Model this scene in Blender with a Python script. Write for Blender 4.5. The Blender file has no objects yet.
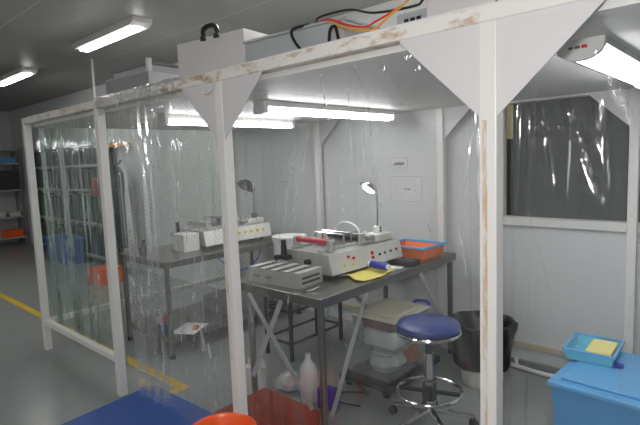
import bpy, bmesh, math, random
from mathutils import Vector, Matrix, noise as mnoise
random.seed(7)
S = bpy.context.scene
COL = S.collection

# ------------------------------------------------------------------ camera, world, exposure
F_PX = 497.0
def cam_rotation():
    c = lambda x, y: Vector((x - 320.0, 212.5 - y, -F_PX))
    X = -c(-227, 180); X.normalize()
    Y = c(775, 142); Y = Y - X * Y.dot(X); Y.normalize()
    Z = X.cross(Y)
    return Matrix((X, Y, Z))
cd = bpy.data.cameras.new('camera')
cam = bpy.data.objects.new('camera', cd); COL.objects.link(cam)
cd.sensor_fit = 'HORIZONTAL'; cd.sensor_width = 36.0; cd.lens = F_PX * 36.0 / 640.0
cd.clip_start = 0.02; cd.clip_end = 100
cam.matrix_world = Matrix.Translation((0, 0, 1.6)) @ cam_rotation().to_4x4()
S.camera = cam

w = bpy.data.worlds.new('world'); S.world = w; w.use_nodes = True
w.node_tree.nodes['Background'].inputs[0].default_value = (0.75, 0.82, 0.85, 1)
w.node_tree.nodes['Background'].inputs[1].default_value = 0.05

S.view_settings.view_transform = 'Standard'
S.view_settings.look = 'None'
S.view_settings.gamma = 1.0
S.view_settings.use_curve_mapping = False
S.view_settings.exposure = 0.55
S.cycles.transparent_max_bounces = 24
S.cycles.max_bounces = 10

LAMP_ROOM = 34.0      # emission of the ceiling battens of the hall
LAMP_BOOTH = 16.0     # emission of the tubes inside the booth

# camera-mounted flash of the photographer: a small soft source just above the lens
fl = bpy.data.lights.new('flash', 'AREA'); fl.energy = 15.0; fl.size = 0.10; fl.color = (1, 0.97, 0.98)
flo = bpy.data.objects.new('flash', fl); COL.objects.link(flo)
flo.matrix_world = Matrix.Translation((-0.03, -0.06, 1.76)) @ cam_rotation().to_4x4()

# ------------------------------------------------------------------ materials
def srgb(r, g, b):
    f = lambda v: (v/255.0)/12.92 if v <= 10 else (((v/255.0)+0.055)/1.055)**2.4
    return (f(r), f(g), f(b), 1.0)
def new_mat(name):
    m = bpy.data.materials.new(name); m.use_nodes = True
    nt = m.node_tree; nt.nodes.clear()
    out = nt.nodes.new('ShaderNodeOutputMaterial')
    return m, nt, out
def N(nt, t, **kw):
    n = nt.nodes.new(t)
    for k, v in kw.items(): setattr(n, k, v)
    return n
def mat(name, col, rough=0.5, metal=0.0, var=0.08, scale=12.0, bump=0.0, spec=0.5, stretch=(1,1,1), alpha=1.0, trans=0.0):
    m, nt, out = new_mat(name)
    b = N(nt, 'ShaderNodeBsdfPrincipled')
    tc = N(nt, 'ShaderNodeTexCoord'); mp = N(nt, 'ShaderNodeMapping')
    mp.inputs['Scale'].default_value = stretch
    no = N(nt, 'ShaderNodeTexNoise'); no.inputs['Scale'].default_value = scale; no.inputs['Detail'].default_value = 4
    nt.links.new(tc.outputs['Object'], mp.inputs[0]); nt.links.new(mp.outputs[0], no.inputs['Vector'])
    mx = N(nt, 'ShaderNodeMix', data_type='RGBA')
    c = Vector(col[:3])
    mx.inputs['A'].default_value = (*(c*(1-var)), 1); mx.inputs['B'].default_value = (*[min(1, v) for v in c*(1+var)], 1)
    nt.links.new(no.outputs['Fac'], mx.inputs['Factor'])
    nt.links.new(mx.outputs['Result'], b.inputs['Base Color'])
    b.inputs['Roughness'].default_value = rough; b.inputs['Metallic'].default_value = metal
    b.inputs['Specular IOR Level'].default_value = spec
    b.inputs['Alpha'].default_value = alpha
    b.inputs['Transmission Weight'].default_value = trans
    if bump:
        bp = N(nt, 'ShaderNodeBump'); bp.inputs['Strength'].default_value = bump; bp.inputs['Distance'].default_value = 0.01
        nt.links.new(no.outputs['Fac'], bp.inputs['Height']); nt.links.new(bp.outputs[0], b.inputs['Normal'])
    nt.links.new(b.outputs[0], out.inputs[0])
    return m
def emis(name, col, strength):
    m, nt, out = new_mat(name)
    e = N(nt, 'ShaderNodeEmission'); e.inputs[0].default_value = (*col, 1); e.inputs[1].default_value = strength
    nt.links.new(e.outputs[0], out.inputs[0]); return m

def math_node(nt, op, a, b=None):
    n = N(nt, 'ShaderNodeMath', operation=op)
    for i, v in enumerate((a, b)):
        if v is None: continue
        if isinstance(v, (int, float)): n.inputs[i].default_value = v
        else: nt.links.new(v, n.inputs[i])
    return n.outputs[0]

def line_mask(nt, coord, period, offset, width):
    """1 on thin lines every period metres"""
    v = math_node(nt, 'ADD', coord, -offset)
    v = math_node(nt, 'DIVIDE', v, period)
    v = math_node(nt, 'FRACT', v)
    v = math_node(nt, 'SUBTRACT', v, 0.5)
    v = math_node(nt, 'ABSOLUTE', v)
    return math_node(nt, 'GREATER_THAN', v, 0.5 - width/period/2)

def panel_mat(name, col, seam, axes, rough=0.45, width=0.012, stain=0.12, nscale=1.2):
    m, nt, out = new_mat(name)
    b = N(nt, 'ShaderNodeBsdfPrincipled'); b.inputs['Roughness'].default_value = rough
    tc = N(nt, 'ShaderNodeTexCoord'); sp = N(nt, 'ShaderNodeSeparateXYZ'); nt.links.new(tc.outputs['Object'], sp.inputs[0])
    no = N(nt, 'ShaderNodeTexNoise'); no.inputs['Scale'].default_value = nscale; no.inputs['Detail'].default_value = 6
    nt.links.new(tc.outputs['Object'], no.inputs['Vector'])
    c = Vector(col[:3])
    mx = N(nt, 'ShaderNodeMix', data_type='RGBA'); mx.inputs['A'].default_value = (*(c*(1-stain)), 1); mx.inputs['B'].default_value = (*[min(1, v) for v in c*(1+stain)], 1)
    nt.links.new(no.outputs['Fac'], mx.inputs['Factor'])
    mask = None
    for ax, period, off in axes:
        k = line_mask(nt, sp.outputs[ax], period, off, width)
        mask = k if mask is None else math_node(nt, 'MAXIMUM', mask, k)
    m2 = N(nt, 'ShaderNodeMix', data_type='RGBA')
    nt.links.new(mask, m2.inputs['Factor']); nt.links.new(mx.outputs['Result'], m2.inputs['A']); m2.inputs['B'].default_value = seam
    nt.links.new(m2.outputs['Result'], b.inputs['Base Color'])
    nt.links.new(b.outputs[0], out.inputs[0]); return m

def film_mat(name, tint=(0.96, 0.965, 0.965), haze=0.05, hazecol=(0.80, 0.81, 0.81), gloss=1.0, bump=0.3, grid=False, stretch=(9, 9, 2.2), crease=0.0, cscale=(3.0, 3.0, 0.55), rough=0.035):
    """thin clear PVC sheet: see-through, mirror-like at grazing angles, dusty haze, soft wrinkles and sharp white glints painted along creases"""
    m, nt, out = new_mat(name)
    tc = N(nt, 'ShaderNodeTexCoord')
    def noise(sc, scale, detail, dist):
        mp = N(nt, 'ShaderNodeMapping'); mp.inputs['Scale'].default_value = sc; nt.links.new(tc.outputs['Object'], mp.inputs[0])
        n = N(nt, 'ShaderNodeTexNoise'); n.inputs['Scale'].default_value = scale; n.inputs['Detail'].default_value = detail; n.inputs['Distortion'].default_value = dist
        nt.links.new(mp.outputs[0], n.inputs['Vector']); return n.outputs['Fac']
    wr = noise(stretch, 1.0, 3, 0.6)
    c1 = noise(cscale, 1.0, 2, 0.8)
    rg = math_node(nt, 'ABSOLUTE', math_node(nt, 'SUBTRACT', c1, 0.5))
    rg = math_node(nt, 'MAXIMUM', math_node(nt, 'SUBTRACT', 1.0, math_node(nt, 'MULTIPLY', rg, 45.0)), 0.0)     # thin ridge along a noise contour
    br = noise((7, 7, 5), 1.0, 2, 0.0)
    br = math_node(nt, 'GREATER_THAN', br, 0.50)
    dash = math_node(nt, 'GREATER_THAN', noise((16, 16, 11), 1.0, 2, 0.0), 0.52)
    ridge = math_node(nt, 'MULTIPLY', rg, br)
    hgt = math_node(nt, 'ADD', wr, math_node(nt, 'MULTIPLY', rg, 0.10 if crease else 0.0))
    bp = N(nt, 'ShaderNodeBump'); bp.inputs['Strength'].default_value = bump; bp.inputs['Distance'].default_value = 0.03
    nt.links.new(hgt, bp.inputs['Height'])
    tr = N(nt, 'ShaderNodeBsdfTransparent'); tr.inputs[0].default_value = (*tint, 1)
    gl = N(nt, 'ShaderNodeBsdfGlossy'); gl.inputs['Roughness'].default_value = rough; nt.links.new(bp.outputs[0], gl.inputs['Normal'])
    gl.inputs['Color'].default_value = (1, 1, 1, 1)
    fr = N(nt, 'ShaderNodeFresnel'); fr.inputs['IOR'].default_value = 1.45; nt.links.new(bp.outputs[0], fr.inputs['Normal'])
    fac = math_node(nt, 'MINIMUM', math_node(nt, 'MULTIPLY', fr.outputs[0], gloss * 1.3), 0.5)
    df = N(nt, 'ShaderNodeBsdfDiffuse'); df.inputs[0].default_value = (*hazecol, 1)
    tl = N(nt, 'ShaderNodeBsdfTranslucent'); tl.inputs[0].default_value = (*hazecol, 1)
    dm = N(nt, 'ShaderNodeMixShader'); dm.inputs[0].default_value = 0.5
    nt.links.new(df.outputs[0], dm.inputs[1]); nt.links.new(tl.outputs[0], dm.inputs[2])
    h = math_node(nt, 'MULTIPLY', noise((14, 14, 1.3), 1.5, 5, 0), haze * 2)
    if crease: h = math_node(nt, 'MAXIMUM', h, math_node(nt, 'MULTIPLY', ridge, crease))  # white lines on the noise ridges stand in for specular streaks
    at = N(nt, 'ShaderNodeAttribute', attribute_name='crease')
    h = math_node(nt, 'MAXIMUM', h, math_node(nt, 'MULTIPLY', at.outputs['Fac'], math_node(nt, 'ADD', 0.14, math_node(nt, 'MULTIPLY', dash, 0.60))))  # sparkle of the modelled creases painted in as dashed white haze
    if grid:
        sp = N(nt, 'ShaderNodeSeparateXYZ'); nt.links.new(tc.outputs['UV'], sp.inputs[0])
        d1 = math_node(nt, 'ADD', sp.outputs[0], sp.outputs[1])
        d2 = math_node(nt, 'SUBTRACT', sp.outputs[0], sp.outputs[1])
        g = math_node(nt, 'MAXIMUM', line_mask(nt, d1, 0.027, 0, 0.0054), line_mask(nt, d2, 0.027, 0, 0.0054))
        h = math_node(nt, 'MAXIMUM', h, math_node(nt, 'MULTIPLY', g, 0.29))
    ms = N(nt, 'ShaderNodeMixShader'); nt.links.new(h, ms.inputs[0]); nt.links.new(tr.outputs[0], ms.inputs[1]); nt.links.new(dm.outputs[0], ms.inputs[2])
    m2 = N(nt, 'ShaderNodeMixShader'); nt.links.new(fac, m2.inputs[0]); nt.links.new(ms.outputs[0], m2.inputs[1]); nt.links.new(gl.outputs[0], m2.inputs[2])
    nt.links.new(m2.outputs[0], out.inputs[0]); return m

def clear_plastic(name, col, opac=0.35, rough=0.15):
    m, nt, out = new_mat(name)
    tr = N(nt, 'ShaderNodeBsdfTransparent'); tr.inputs[0].default_value = (*[0.62+0.38*v for v in col[:3]], 1)
    b = N(nt, 'ShaderNodeBsdfPrincipled'); b.inputs['Base Color'].default_value = col; b.inputs['Roughness'].default_value = rough
    tc = N(nt, 'ShaderNodeTexCoord'); no = N(nt, 'ShaderNodeTexNoise'); no.inputs['Scale'].default_value = 9
    nt.links.new(tc.outputs['Object'], no.inputs['Vector'])
    f = math_node(nt, 'ADD', math_node(nt, 'MULTIPLY', no.outputs['Fac'], 0.2), opac - 0.1)
    ms = N(nt, 'ShaderNodeMixShader'); nt.links.new(f, ms.inputs[0]); nt.links.new(tr.outputs[0], ms.inputs[1]); nt.links.new(b.outputs[0], ms.inputs[2])
    nt.links.new(ms.outputs[0], out.inputs[0]); return m

def stained_paint(name, col, residue, amount=0.55, scale=(5, 5, 14)):
    m, nt, out = new_mat(name)
    b = N(nt, 'ShaderNodeBsdfPrincipled'); b.inputs['Roughness'].default_value = 0.4
    tc = N(nt, 'ShaderNodeTexCoord'); mp = N(nt, 'ShaderNodeMapping'); mp.inputs['Scale'].default_value = scale
    nt.links.new(tc.outputs['Object'], mp.inputs[0])
    n1 = N(nt, 'ShaderNodeTexNoise'); n1.inputs['Scale'].default_value = 1.0; n1.inputs['Detail'].default_value = 8; n1.inputs['Roughness'].default_value = 0.7
    nt.links.new(mp.outputs[0], n1.inputs['Vector'])
    rp = N(nt, 'ShaderNodeValToRGB'); rp.color_ramp.elements[0].position = amount; rp.color_ramp.elements[1].position = amount + 0.13
    nt.links.new(n1.outputs['Fac'], rp.inputs[0])
    mx = N(nt, 'ShaderNodeMix', data_type='RGBA'); mx.inputs['A'].default_value = col; mx.inputs['B'].default_value = residue
    nt.links.new(rp.outputs[0], mx.inputs['Factor']); nt.links.new(mx.outputs['Result'], b.inputs['Base Color'])
    nt.links.new(b.outputs[0], out.inputs[0]); return m

M = {}
M['floor'] = panel_mat('grey_floor', srgb(136, 141, 138), srgb(120, 124, 123), [(0, 30, 11)], rough=0.28, stain=0.16, nscale=3.0)
M['ceiling'] = panel_mat('ceiling_panel', srgb(152, 153, 150), srgb(188, 189, 186), [(1, 1.36, 1.557), (0, 3.4, -5.9)], rough=0.55, width=0.012, stain=0.03)
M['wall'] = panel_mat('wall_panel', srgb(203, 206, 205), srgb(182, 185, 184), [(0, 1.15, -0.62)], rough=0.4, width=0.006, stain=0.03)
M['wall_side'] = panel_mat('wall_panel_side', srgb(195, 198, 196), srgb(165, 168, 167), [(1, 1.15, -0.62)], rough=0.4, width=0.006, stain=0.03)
M['wall_cream'] = mat('cream_wall', srgb(226, 214, 160), 0.6, var=0.03)
M['yellow'] = mat('yellow_floor_tape', srgb(206, 170, 30), 0.5, var=0.12, scale=14)
M['booth'] = stained_paint('booth_white_paint', srgb(222, 220, 216), srgb(190, 165, 130), 0.66, (6, 6, 6))
M['rail'] = stained_paint('rail_tape_residue', srgb(224, 221, 216), srgb(176, 146, 104), 0.52, (5.5, 9, 14))
M['gusset'] = mat('gusset_plate', srgb(208, 206, 206), 0.5, var=0.025, scale=4)
M['residue'] = stained_paint('old_tape_residue', srgb(216, 211, 204), srgb(192, 166, 132), 0.46, (60, 60, 9))
M['roof'] = panel_mat('booth_ceiling_sheet', srgb(216, 215, 212), srgb(120, 120, 118), [(0, 1.345, -1.99)], rough=0.5, width=0.008, stain=0.04)
M['steel'] = mat('stainless_steel', srgb(128, 128, 122), 0.28, 0.9, var=0.18, scale=8, stretch=(1, 1, 1))
M['steel_dark'] = mat('worn_steel', srgb(112, 112, 108), 0.4, 0.75, var=0.2, scale=7)
M['chrome'] = mat('chrome', srgb(215, 215, 215), 0.12, 1.0, var=0.03)
M['alu'] = mat('brushed_aluminium', srgb(192, 192, 188), 0.35, 0.45, var=0.1, scale=20)
M['white'] = mat('white_enamel', srgb(214, 214, 210), 0.4, var=0.03)
M['offwhite'] = mat('off_white_plastic', srgb(205, 204, 196), 0.45, var=0.05)
M['grey_box'] = mat('grey_sheet_metal', srgb(168, 172, 174), 0.5, var=0.04, scale=5)
M['pale_box'] = mat('pale_sheet_metal', srgb(205, 202, 200), 0.5, var=0.03, scale=5)
M['grey_mid'] = mat('cool_grey_metal', srgb(140, 143, 143), 0.5, var=0.04, scale=5)
M['grey'] = mat('mid_grey', srgb(120, 122, 122), 0.55, var=0.08)
M['dark'] = mat('dark_grey', srgb(58, 60, 60), 0.6, var=0.15)
M['black'] = mat('black_plastic', srgb(24, 25, 26), 0.4, var=0.2)
M['rubber'] = mat('black_rubber', srgb(18, 18, 18), 0.8, var=0.2)
M['bag'] = mat('black_bin_bag', srgb(13, 13, 14), 0.38, var=0.3, bump=0.5, scale=18)
M['blind'] = mat('dark_grey_blind', srgb(88, 90, 90), 0.7, var=0.06, scale=3)
M['blue'] = mat('blue_vinyl', srgb(44, 62, 124), 0.3, var=0.1, scale=5)
M['blue_mat'] = stained_paint('blue_floor_mat', srgb(46, 82, 152), srgb(92, 120, 170), 0.60, (40, 40, 40))
M['blue_far'] = mat('mid_blue_plastic', srgb(64, 112, 182), 0.4, var=0.08, scale=3)
M['blue_tub'] = mat('blue_tub_plastic', srgb(92, 160, 216), 0.3, var=0.06, scale=3)
M['blue_lid'] = mat('blue_lid_plastic', srgb(98, 168, 220), 0.3, var=0.06, scale=3)
M['blue_dark'] = mat('dark_blue_plastic', srgb(28, 42, 160), 0.35, var=0.06)
M['blue_tray'] = clear_plastic('light_blue_tray', srgb(135, 222, 245), 0.7)
M['blue_rim'] = mat('sky_blue_plastic', srgb(80, 170, 225), 0.35, var=0.05)
M['orange'] = mat('orange_plastic', srgb(238, 96, 36), 0.3, var=0.08, scale=4)
M['orange_clear'] = clear_plastic('orange_clear_plastic', srgb(198, 84, 50), 0.48)
M['orange_soft'] = mat('soft_orange_plastic', srgb(242, 128, 72), 0.35, var=0.06)
M['red'] = mat('red_roller', srgb(180, 28, 60), 0.35, var=0.08)
M['redbtn'] = mat('red_button', srgb(205, 30, 36), 0.35)
M['greenbtn'] = mat('green_button', srgb(30, 130, 70), 0.35)
M['yellowbtn'] = mat('yellow_button', srgb(226, 206, 60), 0.4)
M['cloth_y'] = mat('yellow_cloth', srgb(240, 220, 110), 0.85, var=0.06, scale=25, bump=0.4)
M['notice'] = mat('grey_white_notice', srgb(206, 207, 209), 0.7, var=0.02)
M['paper'] = mat('white_paper', srgb(226, 228, 230), 0.8, var=0.02)
M['paper_y'] = mat('pale_yellow_paper', srgb(236, 226, 150), 0.7, var=0.04)
M['ink'] = mat('faded_print', srgb(95, 98, 105), 0.8, var=0.05)
M['box_line'] = mat('pale_print', srgb(150, 152, 156), 0.8, var=0.05)
M['clearbox'] = clear_plastic('clear_storage_plastic', srgb(226, 230, 228), 0.11)
M['milky'] = mat('milky_plastic', srgb(214, 216, 214), 0.4, var=0.05)
M['clearbag'] = clear_plastic('clear_bag_plastic', srgb(214, 216, 214), 0.55)
M['cream'] = mat('cream_plastic', srgb(206, 202, 182), 0.45, var=0.04)
M['tan'] = mat('tan_strip', srgb(190, 178, 150), 0.6, var=0.1)
M['greenwrap'] = mat('dark_green_cloth', srgb(28, 52, 44), 0.35, var=0.5, scale=14, bump=0.6)
M['redcloth'] = mat('dull_red_cloth', srgb(130, 52, 52), 0.6, var=0.2)
M['orange_matte'] = mat('orange_card', srgb(214, 150, 50), 0.6, var=0.1)
M['copper'] = mat('orange_brown_pipe', srgb(196, 110, 60), 0.5, var=0.1)
M['cable_red'] = mat('red_cable', srgb(214, 48, 40), 0.5)
M['cable_orange'] = mat('orange_cable', srgb(222, 160, 60), 0.5)
M['tube_room'] = emis('room_lamp_glow', (1.0, 0.985, 0.965), LAMP_ROOM)
M['tube_booth'] = emis('booth_lamp_glow', (0.985, 0.98, 1.0), LAMP_BOOTH)
M['desk_glow'] = emis('desk_lamp_glow', (0.85, 1.0, 1.0), 18)
M['film'] = film_mat('clear_pvc', haze=0.03, bump=0.22, crease=0.08, cscale=(3.2, 3.2, 0.9))
M['film_left'] = film_mat('clear_pvc_green', tint=(0.91, 0.955, 0.93), haze=0.05, hazecol=(0.70, 0.78, 0.75), bump=0.45, stretch=(12, 12, 1.6), crease=0.30, cscale=(5, 5, .7))
M['film_right'] = film_mat('clear_pvc_wavy', haze=0.025, bump=0.28, stretch=(6, 6, 1.6), crease=0.08, cscale=(2.6, 2.6, 1.1))
M['film_grid'] = film_mat('gridded_pvc', haze=0.022, gloss=0.7, bump=0.40, grid=True, stretch=(10, 10, 1.8), crease=0.25, cscale=(4.5, 4.5, .55))

# ------------------------------------------------------------------ mesh helpers
class MB:
    def __init__(s): s.bm = bmesh.new()
    def box(s, c, d, rz=0, bev=0.0, rx=0, ry=0):
        r = bmesh.ops.create_cube(s.bm, size=1.0)
        vs = r['verts']
        mt = Matrix.Translation(c) @ Matrix.Rotation(rz, 4, 'Z') @ Matrix.Rotation(ry, 4, 'Y') @ Matrix.Rotation(rx, 4, 'X') @ Matrix.Diagonal((d[0], d[1], d[2], 1))
        bmesh.ops.transform(s.bm, matrix=mt, verts=vs)
        if bev > 0:
            es = list({e for v in vs for e in v.link_edges})
            bmesh.ops.bevel(s.bm, geom=es, offset=bev, segments=2, profile=0.5, affect='EDGES')
        return s
    def b(s, x0, x1, y0, y1, z0, z1, bev=0.0):
        return s.box(((x0+x1)/2, (y0+y1)/2, (z0+z1)/2), (abs(x1-x0), abs(y1-y0), abs(z1-z0)), 0, bev)
    def cyl(s, a, b, r, r2=None, n=16):
        a = Vector(a); b = Vector(b); d = b - a
        q = Vector((0, 0, 1)).rotation_difference(d.normalized()).to_matrix().to_4x4()
        bmesh.ops.create_cone(s.bm, cap_ends=True, segments=n, radius1=r, radius2=r if r2 is None else r2, depth=d.length,
                              matrix=Matrix.Translation((a+b)/2) @ q)
        return s
    def bar(s, a, b, w, t, up=(0, 0, 1)):
        """flat bar from a to b; w is the width across, t the thickness along 'up'"""
        a = Vector(a); b = Vector(b); d = (b-a); L = d.length; x = d.normalized()
        u = Vector(up); u = (u - x*u.dot(x)).normalized(); y = u.cross(x)
        mt = Matrix.Translation((a+b)/2) @ Matrix((x, y, u)).transposed().to_4x4() @ Matrix.Diagonal((L, w, t, 1))
        r = bmesh.ops.create_cube(s.bm, size=1.0); bmesh.ops.transform(s.bm, matrix=mt, verts=r['verts']); return s
    def tube(s, pts, r, n=8, closed=False):
        P = [Vector(p) for p in pts]; m = len(P); rings = []; u = None
        for i, p in enumerate(P):
            if closed: t = (P[(i+1) % m] - P[i-1])
            else: t = P[min(i+1, m-1)] - P[max(i-1, 0)]
            t.normalize()
            if u is None:
                u = t.orthogonal().normalized()
            else:
                u = (u - t*u.dot(t)); u = u.normalized() if u.length > 1e-6 else t.orthogonal().normalized()
            v = t.cross(u)
            rr = r[i] if isinstance(r, (list, tuple)) else r
            rings.append([s.bm.verts.new(p + (u*math.cos(2*math.pi*k/n) + v*math.sin(2*math.pi*k/n))*rr) for k in range(n)])
        for i in range(m if closed else m-1):
            A = rings[i]; B = rings[(i+1) % m]
            for k in range(n): s.bm.faces.new((A[k], A[(k+1) % n], B[(k+1) % n], B[k]))
        if not closed:
            s.bm.faces.new(list(reversed(rings[0]))); s.bm.faces.new(rings[-1])
        return s
    def lathe(s, prof, c=(0, 0, 0), n=32, sx=1, sy=1, wob=0.0, cap=True):
        rings = []
        rnd = random.Random(int(1000*abs(c[0])+7))
        ph = [rnd.uniform(0, 6.28) for _ in range(4)]
        for j, (r, z) in enumerate(prof):
            ring = []
            for k in range(n):
                a = 2*math.pi*k/n
                q = 1 + wob*(math.sin(3*a+ph[0]+j*.7)+0.7*math.sin(7*a+ph[1]+j)+0.5*math.sin(11*a+ph[2]-j*1.3))
                ring.append(s.bm.verts.new((c[0]+r*q*math.cos(a)*sx, c[1]+r*q*math.sin(a)*sy, c[2]+z)))
            rings.append(ring)
        for A, B in zip(rings, rings[1:]):
            for k in range(n): s.bm.faces.new((A[k], A[(k+1) % n], B[(k+1) % n], B[k]))
        if cap:
            s.bm.faces.new(list(reversed(rings[0])))
            s.bm.faces.new(rings[-1])
        return s
    def prism(s, poly, axis, a0, a1):
        """extrude a 2-D polygon: axis 'y' -> poly in (x,z); 'z' -> (x,y); 'x' -> (y,z)"""
        f = {'y': lambda p, a: (p[0], a, p[1]), 'z': lambda p, a: (p[0], p[1], a), 'x': lambda p, a: (a, p[0], p[1])}[axis]
        A = [s.bm.verts.new(f(p, a0)) for p in poly]; B = [s.bm.verts.new(f(p, a1)) for p in poly]
        n = len(poly)
        s.bm.faces.new(A); s.bm.faces.new(list(reversed(B)))
        for i in range(n): s.bm.faces.new((A[i], B[i], B[(i+1) % n], A[(i+1) % n]))
        return s
    def open_box(s, x0, x1, y0, y1, z0, z1, t=0.006, flare=0.0, rib=0):
        """tub with walls of thickness t, open on top, sides leaning out by flare"""
        f = flare
        def q(x, y, z, e): return s.bm.verts.new((x, y, z))
        ob = [(x0, y0), (x1, y0), (x1, y1), (x0, y1)]
        sgn = [(-1, -1), (1, -1), (1, 1), (-1, 1)]
        o0 = [s.bm.verts.new((x, y, z0)) for x, y in ob]
        o1 = [s.bm.verts.new((x+a*f, y+b*f, z1)) for (x, y), (a, b) in zip(ob, sgn)]
        i1 = [s.bm.verts.new((x+a*(f-t), y+b*(f-t), z1)) for (x, y), (a, b) in zip(ob, sgn)]
        i0 = [s.bm.verts.new((x-a*t, y-b*t, z0+t)) for (x, y), (a, b) in zip(ob, sgn)]
        s.bm.faces.new(list(reversed(o0))); s.bm.faces.new(i0)
        for k in range(4):
            l = (k+1) % 4
            s.bm.faces.new((o0[k], o0[l], o1[l], o1[k])); s.bm.faces.new((o1[k], o1[l], i1[l], i1[k])); s.bm.faces.new((i1[k], i1[l], i0[l], i0[k]))
        return s
    def rim(s, x0, x1, y0, y1, z0, z1, w):
        s.b(x0, x1, y0, y0+w, z0, z1); s.b(x0, x1, y1-w, y1, z0, z1)
        s.b(x0, x0+w, y0+w, y1-w, z0, z1); s.b(x1-w, x1, y0+w, y1-w, z0, z1); return s
    def grid(s, f, nu, nv):
        V = [[s.bm.verts.new(f(i/nu, j/nv)) for i in range(nu+1)] for j in range(nv+1)]
        for j in range(nv):
            for i in range(nu): s.bm.faces.new((V[j][i], V[j][i+1], V[j+1][i+1], V[j+1][i]))
        return s
    def build(s, name, m, parent=None, smooth=False, fixn=True):
        if fixn: bmesh.ops.recalc_face_normals(s.bm, faces=s.bm.faces[:])
        me = bpy.data.meshes.new(name); s.bm.to_mesh(me); s.bm.free()
        if smooth:
            for p in me.polygons: p.use_smooth = True
            try: me.set_sharp_from_angle(angle=math.radians(38))
            except Exception: pass
        me.materials.append(M[m] if isinstance(m, str) else m)
        o = bpy.data.objects.new(name, me); COL.objects.link(o)
        if parent is not None: o.parent = parent
        return o
def tag(o, label, cat, group=None):
    o['label'] = label; o['category'] = cat
    if group: o['group'] = group
    return o
def thing(name, label, cat, loc=(0, 0, 0), rz=0, group=None):
    o = bpy.data.objects.new(name, None); COL.objects.link(o); o.empty_display_size = 0.1
    o.location = loc; o.rotation_euler = (0, 0, rz)
    return tag(o, label, cat, group)
def struct(name, mb, m):
    o = mb.build(name, m); o['kind'] = 'structure'; return o
def kids(o): return [c for c in bpy.data.objects if c.parent == o]
def copy_tree(o, loc, rz, label, group=None):
    r = o.copy(); COL.objects.link(r); r.location = loc; r.rotation_euler = (0, 0, rz)
    r['label'] = label
    if group: r['group'] = group
    for ch in kids(o):
        c = ch.copy(); COL.objects.link(c); c.parent = r
        for g in kids(ch):
            d = g.copy(); COL.objects.link(d); d.parent = c
    return r
def arc(c, r, a0, a1, n, plane='xz', sy=1.0):
    out = []
    for i in range(n+1):
        a = a0 + (a1-a0)*i/n
        u, v = r*math.cos(a), r*math.sin(a)*sy
        out.append({'xz': (c[0]+u, c[1], c[2]+v), 'yz': (c[0], c[1]+u, c[2]+v), 'xy': (c[0]+u, c[1]+v, c[2])}[plane])
    return out
def spline(pts, n=8):
    P = [Vector(p) for p in pts]; out = []
    for i in range(len(P)-1):
        p0 = P[max(i-1, 0)]; p1 = P[i]; p2 = P[i+1]; p3 = P[min(i+2, len(P)-1)]
        for k in range(n):
            t = k/n
            out.append(0.5*((2*p1)+(-p0+p2)*t+(2*p0-5*p1+4*p2-p3)*t*t+(-p0+3*p1-3*p2+p3)*t**3))
    out.append(P[-1]); return out

# ------------------------------------------------------------------ room
CEIL = 2.92
WX0, WX1, WY0, WY1 = -12.7, 4.0, -5.0, 3.70
struct('floor', MB().b(WX0-.2, WX1+.2, WY0-.2, WY1+3.2, -0.1, 0), 'floor')
struct('ceiling', MB().b(WX0-.2, WX1+.2, WY0-.2, WY1+3.2, CEIL, CEIL+.1), 'ceiling')
# back wall with the window opening
OX0, OX1, OZ0, OZ1 = -1.53, -0.52, 1.10, 1.97
wb = MB()
wb.b(WX0, OX0, WY1, WY1+.1, 0, CEIL); wb.b(OX1, WX1, WY1, WY1+.1, 0, CEIL)
wb.b(OX0, OX1, WY1, WY1+.1, 0, OZ0); wb.b(OX0, OX1, WY1, WY1+.1, OZ1, CEIL)
struct('wall_back', wb, 'wall')
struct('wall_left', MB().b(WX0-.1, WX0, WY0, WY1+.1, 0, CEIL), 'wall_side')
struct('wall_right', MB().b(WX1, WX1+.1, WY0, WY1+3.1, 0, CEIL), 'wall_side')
struct('wall_front', MB().b(WX0, WX1, WY0-.1, WY0, 0, CEIL), 'wall')
struct('wall_beyond', MB().b(-5, WX1, WY1+3.0, WY1+3.1, 0, CEIL), 'wall_cream')
bb = MB(); bb.b(-4.6, WX1, WY1-.02, WY1-.001, 0.13, 0.165); struct('trim_1', bb, 'tan')
# window: frame and pane
wf = MB(); fw = 0.045
wf.b(OX0-.03, OX1+.03, WY1-.025, WY1+.09, OZ0-.045, OZ0+.015, .004); wf.b(OX0-.03, OX1+.03, WY1-.02, WY1+.09, OZ1-.015, OZ1+.03, .004)
wf.b(OX0-.03, OX0+.015, WY1-.02, WY1+.09, OZ0+.015, OZ1-.015); wf.b(OX1-.015, OX1+.03, WY1-.02, WY1+.09, OZ0+.015, OZ1-.015)
win = struct('window_1', wf, 'white')
MB().b(OX0+.01, OX1-.01, WY1+.05, WY1+.056, OZ0+.01, OZ1-.01).build('pane', film_mat('window_glass', haze=0.01, bump=0.0, gloss=0.5), win)
tag(MB().grid(lambda u, v: (-1.462+u*0.92, WY1+.074+0.004*math.sin(u*40), 1.04+v*0.98), 40, 4).build('roller_blind', 'blind'),
    'dark grey blind covering the window behind the right bay of the booth', 'blind')
# yellow floor marking
yl = MB(); yl.b(-11.5, -3.05, 1.80, 1.87, 0.0005, 0.003); yl.b(-3.12, -3.05, 1.72, 1.80, 0.0005, 0.003)
tag(yl.build('floor_tape', 'yellow'), 'yellow line tape stuck on the grey floor, ending in a corner beside the blue mat', 'floor tape')
# things beyond the window
tag(MB().b(-2.6, -1.95, 5.3, 5.7, 0, 1.74, .01).build('dark_cabinet', 'black'), 'dark cabinet in the next room seen through the slit left of the blind', 'cabinet')

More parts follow.
